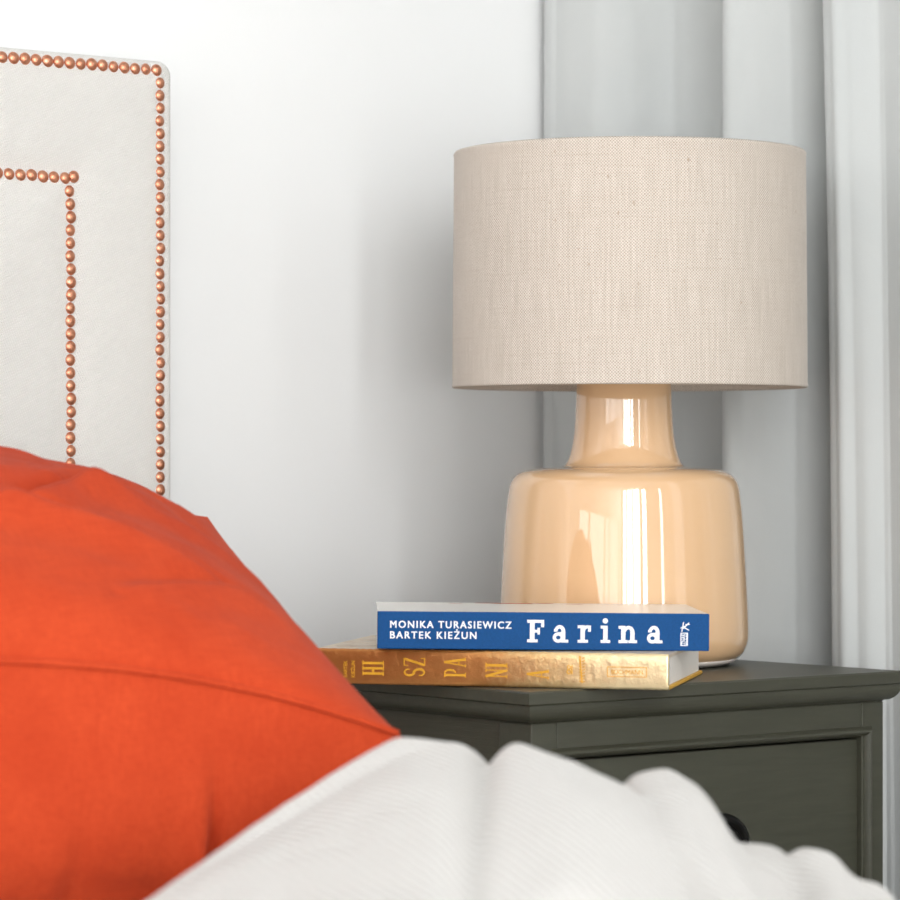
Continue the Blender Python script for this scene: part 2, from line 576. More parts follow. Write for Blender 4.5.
foot = [(0.050, 0.0003), (0.0770, 0.0003), (0.0825, 0.0010), (0.0870, 0.0028), (0.0900, 0.0052), (0.0895, 0.0062), (0.085, 0.0052), (0.06, 0.0044)]
tag(finish('glass_foot', lathe(foot, 128), M_CLEAR, lamp), 'milky clear glass foot rim')
neck_top = (460 - 352) * U - zb
finish('lamp_holder', lathe([(0.018, neck_top - 0.001), (0.018, neck_top + 0.012), (0.0165, neck_top + 0.014), (0.0165, neck_top + 0.055), (0.012, neck_top + 0.057)], 48), M_SOCKET, lamp)
bp = [(0.011, 0.0), (0.013, 0.006), (0.018, 0.018), (0.026, 0.036), (0.029, 0.052), (0.026, 0.068), (0.017, 0.079), (0.003, 0.083)]
finish('bulb', lathe([(r, z + neck_top + 0.055) for r, z in bp], 48), M_BULB, lamp)
# drum shade, open top and bottom, real thickness, rolled edges
sb, st_ = (460 - 388.0) * U - zb, (460 - 153.0) * U - zb
Rb, Rt, th = 177.2 * U, 175.6 * U, 0.0016
sp = [(Rb - th, sb + 0.006), (Rb - th, sb + 0.0012), (Rb - th * 0.5, sb), (Rb + 0.0002, sb + 0.0005), (Rb + 0.0004, sb + 0.0018), (Rb, sb + 0.004)]
for k in range(1, 16):
    sp.append((lerp(Rb, Rt, k / 16), lerp(sb + 0.004, st_ - 0.004, k / 16)))
sp += [(Rt, st_ - 0.004), (Rt + 0.0004, st_ - 0.0018), (Rt - th * 0.5, st_), (Rt - th, st_ - 0.002), (Rt - th, st_ - 0.006)]
sxo = Vector((CA, -SA, 0)) * 0.0045
shade = finish('lamp_shade', lathe(sp, 192, False, False, True), M_LINEN, lamp, loc=sxo)
tag(shade, 'oatmeal herringbone linen drum shade')
# lining
ln = lathe([(Rb - th - 0.0002, sb + 0.0055), (Rt - th - 0.0002, st_ - 0.0055)], 192, False, False)
finish('shade_lining', ln, M_SHADE_IN, shade)
# spider: ring and three arms inside the bottom of the shade
bm = bmesh.new()
hz = neck_top + 0.013
for k in range(3):
    a = 2 * pi * k / 3 + 0.5
    p0 = Vector((0.0175 * cos(a), 0.0175 * sin(a), hz)) - sxo
    p1 = Vector(((Rb - 0.0012) * cos(a), (Rb - 0.0012) * sin(a), hz + 0.006))
    d = (p1 - p0)
    L = d.length
    q = d.to_track_quat('Z', 'Y').to_matrix().to_4x4()
    bmesh.ops.create_cone(bm, cap_ends=True, segments=12, radius1=0.0016, radius2=0.0016, depth=L, matrix=Matrix.Translation((p0 + p1) / 2) @ q)
finish('shade_spider', bm, M_BRASS, shade, smooth=True)

SHEAR = 0.085            # the gold hardback leans a little out of square
# ------------------------------------------------------------------ lettering helpers (shapes in "px" units, y up)
class Glyphs:
    def __init__(self):
        self.polys = []

    def rect(self, x0, y0, x1, y1):
        self.polys.append([(x0, y0), (x1, y0), (x1, y1), (x0, y1)])

    def line(self, x0, y0, x1, y1, w):
        dx, dy = x1 - x0, y1 - y0
        L = sqrt(dx * dx + dy * dy) or 1
        nx, ny = -dy / L * w / 2, dx / L * w / 2
        self.polys.append([(x0 + nx, y0 + ny), (x0 - nx, y0 - ny), (x1 - nx, y1 - ny), (x1 + nx, y1 + ny)])

    def arc(self, cx, cy, rx, ry, w, a0, a1, w1=None, n=20):
        w1 = w if w1 is None else w1
        P = []
        for k in range(n + 1):
            t = k / n
            a = radians(lerp(a0, a1, t))
            ww = lerp(w, w1, t)
            P.append(((cx + (rx + ww / 2) * cos(a), cy + (ry + ww / 2) * sin(a)), (cx + (rx - ww / 2) * cos(a), cy + (ry - ww / 2) * sin(a))))
        for k in range(n):
            self.polys.append([P[k][0], P[k + 1][0], P[k + 1][1], P[k][1]])

    def disc(self, cx, cy, r, n=20):
        self.polys.append([(cx + r * cos(2 * pi * k / n), cy + r * sin(2 * pi * k / n)) for k in range(n)])

    def moved(self, fn):
        g = Glyphs()
        g.polys = [[fn(x, y) for x, y in p] for p in self.polys]
        return g

    def add(self, other):
        self.polys += other.polys


def glyph(ch):
    g = Glyphs()
    if ch == 'F':
        g.rect(2.6, 0, 7.4, 22.5); g.rect(0, 0, 10.4, 3.0); g.rect(0, 19.5, 16.8, 22.5); g.rect(13.8, 15.2, 16.8, 22.5)
        g.rect(7.4, 9.8, 12.4, 12.6); g.rect(10.2, 7.8, 12.6, 14.6)
    elif ch == 'a':
        g.rect(8.6, 0.4, 12.6, 11.5); g.rect(8.6, 0, 15.6, 2.9)
        g.arc(6.9, 11.3, 3.7, 4.4, 3.9, 0, 165, 3.2); g.rect(1.2, 10.9, 4.8, 13.4)
        g.arc(5.6, 5.0, 3.9, 3.6, 3.3, 0, 360, n=28); g.rect(6, 8.0, 9.5, 10.4)
    elif ch == 'r':
        g.rect(2.8, 0, 7.2, 17.4); g.rect(0, 0, 10.4, 2.9); g.rect(0, 14.5, 7.2, 17.4)
        g.arc(9.8, 11.2, 4.0, 4.7, 3.2, 175, 60, 3.0); g.rect(10.4, 11.0, 13.2, 17.2)
    elif ch == 'i':
        g.rect(2.6, 0, 7.0, 17.2); g.rect(0, 0, 9.6, 2.9); g.rect(0, 14.3, 7.0, 17.2); g.disc(4.6, 22.0, 2.7)
    elif ch == 'n':
        g.rect(2.6, 0, 6.9, 17.2); g.rect(0, 0, 9.2, 2.9); g.rect(0, 14.3, 6.9, 17.2)
        g.arc(10.0, 10.9, 3.9, 4.6, 4.0, 0, 172, 3.0); g.rect(11.7, 0, 16.1, 11.2); g.rect(9.9, 0, 18.6, 2.9)
    # tall didone capitals, cap height 22
    elif ch == 'H':
        g.rect(1.2, 0, 3.6, 22); g.rect(6.6, 0, 9.0, 22); g.rect(3.6, 9.9, 6.6, 12.1)
        for x in (0.2, 5.6):
            g.rect(x, 0, x + 4.4, 1.0); g.rect(x, 21, x + 4.4, 22)
    elif ch == 'I':
        g.rect(1.2, 0, 3.8, 22); g.rect(0, 0, 5.0, 1.0); g.rect(0, 21, 5.0, 22)
    elif ch == 'S':
        g.arc(4.4, 16.4, 3.2, 4.6, 1.2, 20, 200, 2.4); g.arc(4.4, 16.4, 3.2, 4.9, 2.4, 200, 268, 2.6)
        g.arc(4.4, 5.6, 3.2, 5.9, 2.6, 88, -20, 2.4); g.arc(4.4, 5.6, 3.2, 4.6, 2.4, -20, -165, 1.2)
        g.rect(6.8, 15.5, 8.0, 19.5); g.rect(0.8, 2.5, 2.0, 6.5)
    elif ch == 'Z':
        g.line(1.4, 0.8, 7.6, 21.2, 2.4); g.rect(0.4, 0, 8.6, 1.1); g.rect(0.4, 20.9, 8.2, 22); g.rect(7.6, 0, 8.6, 4.5); g.rect(0.4, 17.5, 1.4, 22)
    elif ch == 'P':
        g.rect(1.2, 0, 3.6, 22); g.rect(0, 0, 5.0, 1.0); g.rect(0, 21, 4.5, 22)
        g.arc(4.4, 16.0, 3.2, 5.4, 1.2, 90, 0, 2.4); g.arc(4.4, 16.0, 3.2, 5.4, 2.4, 0, -90, 1.2)
    elif ch == 'A':
        g.line(1.2, 0, 4.6, 22, 1.2); g.line(8.0, 0, 4.8, 22, 2.5); g.rect(2.2, 6.6, 7.0, 7.6); g.rect(0, 0, 2.8, 1.0); g.rect(6.2, 0, 9.6, 1.0)
    elif ch == 'N':
        g.rect(1.4, 0, 2.5, 22); g.rect(7.6, 0, 8.7, 22); g.line(1.9, 22, 8.2, 0, 2.5); g.rect(0, 0, 3.8, 1.0); g.rect(6.4, 21, 10, 22)
    return g


def lean(bm):
    for v_ in bm.verts:
        v_.co.x -= SHEAR * max(0.0, v_.co.y - 0.004)
    return bm


def slab(bm, polys, place, depth):
    """raise flat outlines into thin prints; place(x, y, d) gives the 3D point"""
    for q, p in enumerate(polys):
        dq = depth * (1 + 0.012 * (q % 17))          # overlapping strokes never share one plane
        a = [bm.verts.new(place(x, y, dq)) for x, y in p]
        b = [bm.verts.new(place(x, y, 0.0)) for x, y in p]
        try:
            bm.faces.new(a)
            n = len(p)
            for i in range(n):
                bm.faces.new((a[i], a[(i + 1) % n], b[(i + 1) % n], b[i]))
        except ValueError:
            pass


def text_polys(s, x0, y0, width, height, bold=0.0, spacing=1.0):
    """outline of a printed line, fitted to a box (cap height, total width) in the same units"""
    cu = bpy.data.curves.new('print', 'FONT')
    cu.body = s
    cu.size = 1.0
    cu.space_character = spacing
    cu.offset = bold
    cu.resolution_u = 3
    cu.fill_mode = 'FRONT' if hasattr(cu, 'fill_mode') else 'BOTH'
    o = bpy.data.objects.new('print', cu)
    COL.objects.link(o)
    dg = bpy.context.evaluated_depsgraph_get()
    me = bpy.data.meshes.new_from_object(o.evaluated_get(dg))
    bpy.data.objects.remove(o)
    vs = [(q.co.x, q.co.y) for q in me.vertices]
    xa, xb = min(q[0] for q in vs), max(q[0] for q in vs)
    cap = 0.69
    sx, sy = width / (xb - xa), height / cap
    out = [[(x0 + (vs[i][0] - xa) * sx, y0 + vs[i][1] * sy) for i in f.vertices] for f in me.polygons]
    bpy.data.meshes.remove(me)
    return out


# ------------------------------------------------------------------ blue book on top
PX = 0.000712            # metres per unit of the spine artwork
fl, fr_ = ground(-0.0515, 2.347), ground(0.1846, 2.347)
BL = 0.2362
BT = 0.0262              # thickness
BD = 0.160               # depth from spine to fore-edge
G_TH = 0.0252
farina = thing('book', 'blue spined paperback with white cover, on top of the gold book', 'book',
               (fl[0], fl[1], ZN + 0.0278), (0, radians(0.55), -YAW + radians(1.8)))
# cover: back board, rounded blue spine, front board in one wrap
bm = bmesh.new()
ct = 0.0009
box(bm, 0.0, 0.0012, 0.0, BL, BD, ct)
box(bm, 0.0, 0.0012, BT - ct, BL, BD, BT)
finish('cover', bm, M_COVERWHITE, farina, bevel=0.0002)
bm = bmesh.new()
box(bm, -0.0003, -0.0004, -0.0002, BL + 0.0003, 0.0024, BT + 0.0002)
tag(finish('spine', bm, M_BLUE, farina, bevel=0.0007, segs=3), 'cobalt blue spine with white title')
finish('page_block', boxes((0.0008, 0.0024, ct, BL - 0.0008, BD - 0.0006, BT - ct)), M_PAGE, farina)
# writing on the blue spine
g = Glyphs()
for ch, x in (('F', 149.5), ('a', 175), ('r', 200), ('i', 223), ('n', 241), ('a', 269.5)):
    g.add(glyph(ch).moved(lambda a, b, x=x: (x + a, 7.2 + b)))
for ox, oy in ((0, 0), (0.45, 0.0), (0.0, 0.35), (0.45, 0.35)):
    g.polys += text_polys('MONIKA TURASIEWICZ', 12.3 + ox, 20.6 + oy, 121, 6.9, 0.0, 1.25)
    g.polys += text_polys('BARTEK KIEŻUN', 12.3 + ox, 10.0 + oy, 86, 6.9, 0.0, 1.25)
# publisher's mark: small framed box of upright letters with a brush flourish above
box_ = Glyphs()
box_.line(303.6, 5.2, 309.8, 5.2, 0.8); box_.line(303.6, 17.6, 309.8, 17.6, 0.8)
box_.line(303.6, 4.8, 303.6, 18.0, 0.8); box_.line(309.8, 4.8, 309.8, 18.0, 1.6)
box_.polys += [[(303.6 + 5.2 - (yy), 5.8 + xx) for xx, yy in p] for p in text_polys('ZNAK', 0, 0.6, 11.4, 4.2, 0.02, 1.05)]
for a in ((304.5, 19.0, 306.2, 28.6), (306.0, 22.0, 311.5, 28.0), (306.0, 23.5, 311.8, 20.5), (303.2, 22.5, 307.5, 24.5), (308, 26, 312.5, 26.5)):
    box_.line(*a, 1.0)
g.add(box_)
bm = bmesh.new()
slab(bm, g.polys, lambda x, y, d: (x * PX, -0.0004 - d, y * PX), 0.00012)
tag(finish('spine_lettering', bm, M_LETTER, farina), 'white spine lettering')
# terracotta artwork at the back of the white cover
bm = bmesh.new()
for (cx, cy, rx, ry) in ((0.105, 0.148, 0.017, 0.0085), (0.086, 0.152, 0.012, 0.005), (0.128, 0.153, 0.008, 0.004), (0.060, 0.142, 0.006, 0.002), (0.150, 0.140, 0.008, 0.0015)):
    vs = [bm.verts.new((cx + rx * cos(2 * pi * k / 22) * (1 + 0.2 * sin(5 * k)), cy + ry * sin(2 * pi * k / 22) * (1 + 0.2 * cos(3 * k)), BT + 0.00012)) for k in range(22)]
    bm.faces.new(vs)
tag(finish('cover_print', bm, M_RED, farina), 'terracotta print on the white cover')

# ------------------------------------------------------------------ gold book below
GA = radians(-16.5)

gr = ground(0.1526, 2.310)
GL, GD = 0.262, 0.185
gold = thing('book', 'thick gold foil hardback with yellow back board, lying under the blue book', 'book',
             (gr[0], gr[1], ZN + 0.0003), (0, 0, -YAW + GA))
# local x runs from right end (0) to left (-GL); y into the table
bt = 0.0026
fb = boxes((-GL, 0.004, G_TH - bt, 0.0, GD, G_TH))
tag(finish('front_board', lean(fb), M_PRINT, gold, bevel=0.0004), 'beige printed front board')
bb = boxes((-GL, 0.004, 0, 0.0, GD + 0.001, bt))
tag(finish('back_board', lean(bb), M_YELLOW, gold, bevel=0.0006), 'yellow back board')
finish('page_block', lean(boxes((-GL + 0.003, 0.004, bt, -0.0022, GD - 0.004, G_TH - bt))), M_PAGE, gold)
# spine: wavy-edged foil, slightly proud
bm = bmesh.new()
NX, NZ = 240, 14
grid = []
for i in range(NX + 1):
    x = -GL + GL * i / NX
    rag0 = 0.00045 * noise.noise((x * 420, 3.1, 0)) + 0.0003 * noise.noise((x * 90, 1.1, 0))
    rag1 = 0.00035 * noise.noise((x * 420, 9.1, 0))
    row = []
    for k in range(NZ + 1):
        z = lerp(0.0002 + rag0 * 0.5, G_TH + 0.0002 + rag1, k / NZ)
        bul = -0.0012 * (1 - (2 * k / NZ - 1) ** 4)
        row.append(bm.verts.new((x, bul + 0.0012 + 0.00022 * noise.noise((x * 160, z * 160, 4)), z)))
    grid.append(row)
for i in range(NX):
    for k in range(NZ):
        f = bm.faces.new((grid[i][k], grid[i + 1][k], grid[i + 1][k + 1], grid[i][k + 1]))
        f.smooth = True
ex = bmesh.ops.extrude_face_region(bm, geom=list(bm.faces))
for e in ex['geom']:
    if isinstance(e, bmesh.types.BMVert):
        e.co.y = 0.0042
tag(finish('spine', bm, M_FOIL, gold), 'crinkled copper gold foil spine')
g = Glyphs()
def upright(ch, off):
    return glyph(ch).moved(lambda a, b: (-b, off + a))
GX = lambda px: (px - 668.5)          # artwork units right to left from the right end
pairs = (('HI', 379.5), ('SZ', 422.5), ('PA', 464.5), ('NI', 507), ('A', 549))
for s, px in pairs:
    off = 9.0
    for n_, ch in enumerate(s):
        gl = upright(ch, 0)
        g.add(gl.moved(lambda a, b, px=px, off=off: (GX(px) * 0.985 + a, off + b)))
        off += 10.6 if ch != 'I' else 7
g.polys += [[(GX(346) - yy, 7 + xx) for xx, yy in p] for p in text_polys('BARTEK', 0, 0, 17, 3.6, 0.01, 1.0)]
g.polys += [[(GX(354) - yy, 7 + xx) for xx, yy in p] for p in text_polys('KIEŻUN', 0, 0, 17, 3.6, 0.01, 1.0)]
g.polys += text_polys('BUCHMANN', GX(613), 15.4, 31, 4.6, 0.0, 1.0)
for a in ((609, 13, 647.5, 13), (609, 22.6, 647.5, 22.6), (609, 13, 609, 22.6), (647.5, 13, 647.5, 22.6)):
    g.line(GX(a[0]), a[1], GX(a[2]), a[3], 0.7)
# slim ornament between the title and the publisher's box
for k in range(9):
    y = 6 + k * 3
    g.line(GX(584 - k * 0.25), y, GX(584 - (k + 1) * 0.25), y + 3, 1.2)
    g.line(GX(584), y + 0.5, GX(586.8), y + 1.6, 0.8)
    g.line(GX(583), y + 1.2, GX(581), y + 2.2, 0.8)
g.arc(GX(571), 17, 2.0, 2.0, 0.9, 0, 360); g.arc(GX(571), 21.5, 1.6, 1.8, 0.9, 0, 360); g.line(GX(574), 14.5, GX(574), 23.5, 0.9)
PG = 0.000722
bm = bmesh.new()
slab(bm, g.polys, lambda x, y, d: (x * PG / 0.985, -0.00025 - d + 0.0002, y * 0.00070), 0.0003)
tag(finish('spine_lettering', bm, M_GOLDPRINT, gold), 'yellow gold spine lettering')

# ------------------------------------------------------------------ headboard with copper nails
HX1, HX0 = -0.0240, -1.70
HY = 0.405
HT = 1.0758
hb = thing('headboard', 'cream upholstered headboard edged with two rows of copper nails, against the white wall', 'headboard', (0, 0, 0))
bm = bmesh.new()
# rounded-rectangle outline, pillowed edge
def outline(x0, z0, x1, z1, r, n=8):
    P = []
    for cx, cz, a0 in ((x1 - r, z0 + r, -90), (x1 - r, z1 - r, 0), (x0 + r, z1 - r, 90), (x0 + r, z0 + r, 180)):
        for k in range(n + 1):
            a = radians(a0 + 90 * k / n)
            P.append((cx + r * cos(a), cz + r * sin(a)))
    return P
prof = [(0.0, YB - 0.0006), (0.0, HY + 0.010), (0.0006, HY + 0.006), (0.002, HY + 0.003), (0.0045, HY + 0.001), (0.008, HY + 0.0004), (0.009, HY + 0.0006), (0.0105, HY - 0.0004), (0.03, HY - 0.002),
        (0.07, HY - 0.002), (0.088, HY - 0.0003), (0.0925, HY + 0.0012), (0.097, HY - 0.0003), (0.12, HY - 0.003), (0.25, HY - 0.006)]
rings = []
for ins, y in prof:
    r = max(0.001, 0.012 - ins * 0.8) if ins < 0.02 else 0.004
    rings.append([bm.verts.new((x, y, z)) for x, z in outline(HX0 + ins, 0.10 + ins, HX1 - ins, HT - ins, r)])
n = len(rings[0])
for k in range(len(rings) - 1):
    for i in range(n):
        j = (i + 1) % n
        f = bm.faces.new((rings[k][i], rings[k][j], rings[k + 1][j], rings[k + 1][i]))
        f.smooth = True
bm.faces.new(rings[-1])
bm.faces.new(list(reversed(rings[0])))
finish('upholstered_panel', bm, M_CREAM, hb)

def nail_bm():
    return lathe([(0.0036, -0.0006), (0.00435, 0.0), (0.00445, 0.0004), (0.0042, 0.0011), (0.0035, 0.0020), (0.0024, 0.0027), (0.0012, 0.0031), (0.0002, 0.0032)], 20)

NP = 0.00998
O_X, O_Z = HX1 - 0.0140, HT - 0.0088          # outer row
I_X, I_Z = -0.1205, 0.9785                    # inner row
near, far = [], []
k = 0
while O_Z - NP * (k + 0.75) > 0.15:
    z = O_Z - NP * (k + 0.95)
    (near if z > 0.69 else far).append((O_X + 0.0004 * random.uniform(-1, 1), z, HY + 0.0006))
    k += 1
for k in range(162):
    x = O_X - 0.003 - NP * k
    (near if x > -0.232 else far).append((x, O_Z + 0.0003 * random.uniform(-1, 1), HY + 0.0006))
near.append((I_X + 0.0035, I_Z + 0.0012, HY + 0.0006))
for k in range(145):
    x = I_X - 0.0045 - NP * k
    (near if x > -0.225 else far).append((x, I_Z + (0.0 if k else -0.0004) + 0.0004 * random.uniform(-1, 1), HY + 0.0006))
k = 0
while I_Z - NP * (k + 1.05) > 0.24:
    z = I_Z - NP * (k + 1.02)
    (near if z > 0.72 else far).append((I_X + 0.0004 * random.uniform(-1, 1) + (0.0002 if k else -0.0006), z, HY + 0.0006))
    k += 1
proto = None
ROT = Matrix.Rotation(radians(90), 4, 'X')
for (x, z, y) in near:
    if proto is None:
        b = nail_bm()
        b.transform(ROT)
        proto = finish('nail', b, M_COPPER, hb)
        o = proto
    else:
        o = proto.copy()
        COL.objects.link(o)
        o.parent = hb
    o.location = (x, y, z)
    o.rotation_euler = (radians(random.uniform(-5, 5)), radians(random.uniform(0, 360)), radians(random.uniform(-7, 7)))
    s = random.uniform(1.06, 1.14)
    o.scale = (s, s, s)
# the rest of both rows, outside the picture
bm = bmesh.new()
for xm in (1,):
    for (x, z, y) in far + [(HX0 - HX1 - xx + 2 * HX1, zz, yy) for xx, zz, yy in near + far if (abs(xx - O_X) < 0.002 or abs(xx - I_X) < 0.002)]:
        b = nail_bm()
        b.transform(Matrix.Translation((x, y, z)) @ ROT)
        tmp = bpy.data.meshes.new('tmp')
        b.to_mesh(tmp)
        b.free()
        bm.from_mesh(tmp)
        bpy.data.meshes.remove(tmp)
oo = finish('nail_rows', bm, M_COPPER, hb)
oo['kind'] = 'stuff'

# ------------------------------------------------------------------ bed under the textiles
MT = 0.48
bed = thing('bed', 'white made bed carrying the orange pillow and the grey throw', 'bed', (-0.87, -0.6, 0))
def local(bm, o):
    bm.transform(Matrix.Translation(-Vector(o.location)))
    return bm
b = local(boxes((-1.66, -1.62, 0.06, -0.075, 0.395, 0.25)), bed)
finish('bed_base', b, M_BEDBASE, bed, bevel=0.015, segs=3)
b = local(boxes((-1.665, -1.625, 0.252, -0.07, 0.395, MT)), bed)
finish('mattress', b, M_SHEET, bed, bevel=0.04, segs=5)
for x in (-1.6, -0.18):
    for y in (-1.55, 0.3):
        b = local(boxes((x, y, 0, x + 0.05, y + 0.05, 0.0595)), bed)
        finish('bed_foot', b, M_OLIVE, bed)

# ------------------------------------------------------------------ orange pillow
def P3(r, f, z):
    x, y = ground(r, f)
    return Vector((x, y, z))
ez = EYE.z
cB = P3(-0.0285, 1.945, ez - 0.163)         # front right corner
cT = P3(-0.166, 2.260, ez - 0.039)          # back right corner
edge = Vector((cT.x - cB.x, cT.y - cB.y, 0))
wdir = Vector((-edge.y, edge.x, 0)).normalized()
PW = 0.62
cBl = cB + wdir * PW + Vector((0, 0, 0.0))
cTl = cT + wdir * PW + Vector((0, 0, 0.0))
def fold_field(F, s, t):
    """long soft folds in the case, in pillow coordinates (metres along s, t)"""
    h = 0.0
    for (s0, t0, s1, t1, wd_, amp) in F:
        ax, ay, bx_, by_ = s0 * PW, t0 * 0.36, s1 * PW, t1 * 0.36
        px, py = s * PW, t * 0.36
        dx, dy = bx_ - ax, by_ - ay
        q = max(0, min(1, ((px - ax) * dx + (py - ay) * dy) / (dx * dx + dy * dy)))
        ox, oy = px - ax - q * dx, py - ay - q * dy
        sgn = 1 if dx * (py - ay) - dy * (px - ax) > 0 else -1
        d = sqrt(ox * ox + oy * oy) / (0.75 * wd_)
        fade = sin(pi * min(1, max(0.0, 0.10 + q * 0.8)))
        ds = d * sgn
        h += amp * fade * (1.5 * exp(-(d * (1.5 if sgn > 0 else 0.7)) ** 2) - 1.5 * exp(-((ds - 1.15) / 0.45) ** 2))      # a ridge with a sharp valley beside it
    return h
FOLDS = [(0.015, 0.95, 0.30, 0.78, 0.016, 0.0060), (0.01, 0.80, 0.26, 0.60, 0.015, 0.0055), (0.02, 0.50, 0.30, 0.52, 0.016, 0.0062),
         (0.10, 0.26, 0.42, 0.33, 0.016, 0.0068), (0.12, 0.66, 0.34, 0.30, 0.014, 0.0060), (0.04, 0.30, 0.24, 0.12, 0.014, 0.0035),
         (0.30, 0.90, 0.45, 0.42, 0.018, 0.0045), (0.5, 0.8, 0.75, 0.4, 0.03, 0.005), (0.95, 0.9, 0.7, 0.5, 0.03, 0.005)]
FOLDS_LOW = [(0.192, -0.08, 0.200, 0.34, 0.010, 0.0085), (0.08, 0.02, 0.13, 0.35, 0.012, 0.003), (0.33, 0.03, 0.36, 0.35, 0.016, 0.002), (0.13, 0.16, 0.34, 0.14, 0.010, 0.004)]
NS, NT = 250, 150
bm = bmesh.new()
def seam(s, t):
    p = cB.lerp(cBl, s).lerp(cT.lerp(cTl, s), t)
    bs = (1 - abs(2 * s - 1) ** 2.4)
    bt_ = (1 - abs(2 * t - 1) ** 2.4)
    p.z += 0.050 * bs * (1 - t) + 0.018 * bs * t       # seam rises between the corners
    d = edge.normalized()
    p += d * (0.012 * bs * (1 - t) - 0.006 * bs * t)
    p += wdir * (0.006 * bt_ * (1 - s) - 0.006 * bt_ * s)
    return p
def side(sign):
    g = []
    for i in range(NS + 1):
        row = []
        for j in range(NT + 1):
            s, t = i / NS, j / NT
            # crowd rows towards the seam
            s = 0.5 - 0.5 * cos(pi * s)
            t = 0.5 - 0.5 * cos(pi * t)
            p = seam(s, t)
            f = max(0.0, (1 - abs(2 * s - 1) ** 2.3) * (1 - abs(2 * t - 1) ** 2.3))
            if sign > 0:
                h = 0.068 * f ** 0.72
                wr = fold_field(FOLDS, s, t) * min(1, f * 7) + 0.0035 * noise.fractal((s * 7, t * 7, 2.0), 1.0, 2.0, 3) * min(1, f * 4)
                p = p + Vector((0, 0, 1)) * (h + wr) - edge.normalized() * 0.01 * f
            else:
                h = 0.20 * f ** 0.36
                wr = 0.003 * noise.fractal((s * 7, t * 7, 9.0), 1.0, 2.0, 3) * min(1, f * 4)
                p = p - Vector((0, 0, 1)) * (h + wr)
                # the lower half bellies out towards the foot of the bed near the front seam
                p -= edge.normalized() * (0.038 * f ** 0.6 * (1 - t) ** 1.5 + fold_field(FOLDS_LOW, s, t) * min(1, f * 6))
                if p.z < MT + 0.002:
                    p.z = MT + 0.002 - (MT + 0.002 - p.z) * 0.0
            p = p + edge.normalized() * (0.007 * exp(-t * 0.36 / 0.007) * sin(pi * min(1.0, s * 6) / 2))     # seam drawn in
            row.append(p)
        g.append(row)
    return g
top_, bot_ = side(1), side(-1)
VT = [[bm.verts.new(p) for p in row] for row in top_]
VB = [[None] * (NT + 1) for _ in range(NS + 1)]
for i in range(NS + 1):
    for j in range(NT + 1):
        VB[i][j] = VT[i][j] if i in (0, NS) or j in (0, NT) else bm.verts.new(bot_[i][j])
for i in range(NS):
    for j in range(NT):
        bm.faces.new((VT[i][j], VT[i + 1][j], VT[i + 1][j + 1], VT[i][j + 1])).smooth = True
        bm.faces.new((VB[i][j + 1], VB[i + 1][j + 1], VB[i + 1][j], VB[i][j])).smooth = True
pil = finish('pillow', bm, M_ORANGE, None)
tag(pil, 'burnt orange linen pillow lying on the bed in front of the headboard', 'pillow')

bm = bmesh.new()
path = []
for k in range(121):
    s_ = 0.004 + 0.992 * k / 120
    path.append(seam(s_, 0.0) + edge.normalized() * (0.007 * sin(pi * min(1.0, min(s_, 1 - s_) * 6) / 2) - 0.0012) + Vector((0, 0, 0.0010)))
prev = None
for k, p in enumerate(path):
    t_ = (path[min(k + 1, 120)] - path[max(k - 1, 0)]).normalized()
    n1 = t_.cross(Vector((0, 0, 1))).normalized()
    n2 = n1.cross(t_)
    ring = [bm.verts.new(p + 0.0022 * (cos(2 * pi * q / 10) * n1 + sin(2 * pi * q / 10) * n2)) for q in range(10)]
    if prev:
        for q in range(10):
            bm.faces.new((prev[q], prev[(q + 1) % 10], ring[(q + 1) % 10], ring[q])).smooth = True
    else:
        bm.faces.new(ring)
    prev = ring
bm.faces.new(list(reversed(prev)))
finish('seam_piping', bm, M_ORANGE, pil)

# ------------------------------------------------------------------ grey throw
# each fold: corners of its crest surface (right, ahead, z) and the softness of its edge
PATCH = [
    ([(-0.147, 1.60, 0.5455), (-0.080, 1.70, 0.5835), (-0.026, 1.785, 0.6120), (0.000, 1.785, 0.6095), (-0.012, 1.42, 0.562), (-0.080, 1.42, 0.540)], 0.026),
    ([(0.036, 1.750, 0.6105), (0.066, 1.738, 0.6030), (0.088, 1.722, 0.5945), (0.102, 1.45, 0.551), (0.018, 1.45, 0.563)], 0.015),
    ([(0.103, 1.775, 0.5950), (0.116, 1.772, 0.5975), (0.124, 1.757, 0.5930), (0.142, 1.50, 0.545), (0.121, 1.50, 0.552)], 0.013),
    ([(0.108, 1.745, 0.5900), (0.113, 1.735, 0.5880), (0.128, 1.52, 0.555), (0.124, 1.52, 0.556)], 0.009),
    ([(0.148, 1.775, 0.5545), (0.172, 1.760, 0.5540), (0.178, 1.50, 0.522), (0.158, 1.50, 0.530)], 0.014),
    ([(0.186, 1.735, 0.5575), (0.196, 1.725, 0.5570), (0.203, 1.50, 0.528), (0.192, 1.50, 0.530)], 0.010),
    ([(0.209, 1.715, 0.5440), (0.219, 1.700, 0.5440), (0.228, 1.55, 0.526), (0.215, 1.55, 0.528)], 0.011),
    ([(0.136, 1.74, 0.570), (0.142, 1.725, 0.566), (0.150, 1.55, 0.546), (0.146, 1.55, 0.546)], 0.008),
    ([(0.072, 1.715, 0.5985), (0.078, 1.705, 0.5960), (0.092, 1.50, 0.562), (0.086, 1.50, 0.563)], 0.010),
    ([(0.150, 1.70, 0.556), (0.158, 1.68, 0.552), (0.150, 1.55, 0.538), (0.145, 1.55, 0.538)], 0.010),
]
FLOOR_Z = MT + 0.004
def seg_d(px, py, a, b):
    dx, dy = b[0] - a[0], b[1] - a[1]
    L2 = dx * dx + dy * dy
    q = max(0.0, min(1.0, ((px - a[0]) * dx + (py - a[1]) * dy) / L2))
    return sqrt((px - a[0] - q * dx) ** 2 + (py - a[1] - q * dy) ** 2), lerp(a[2], b[2], q)
KS = 0.0022
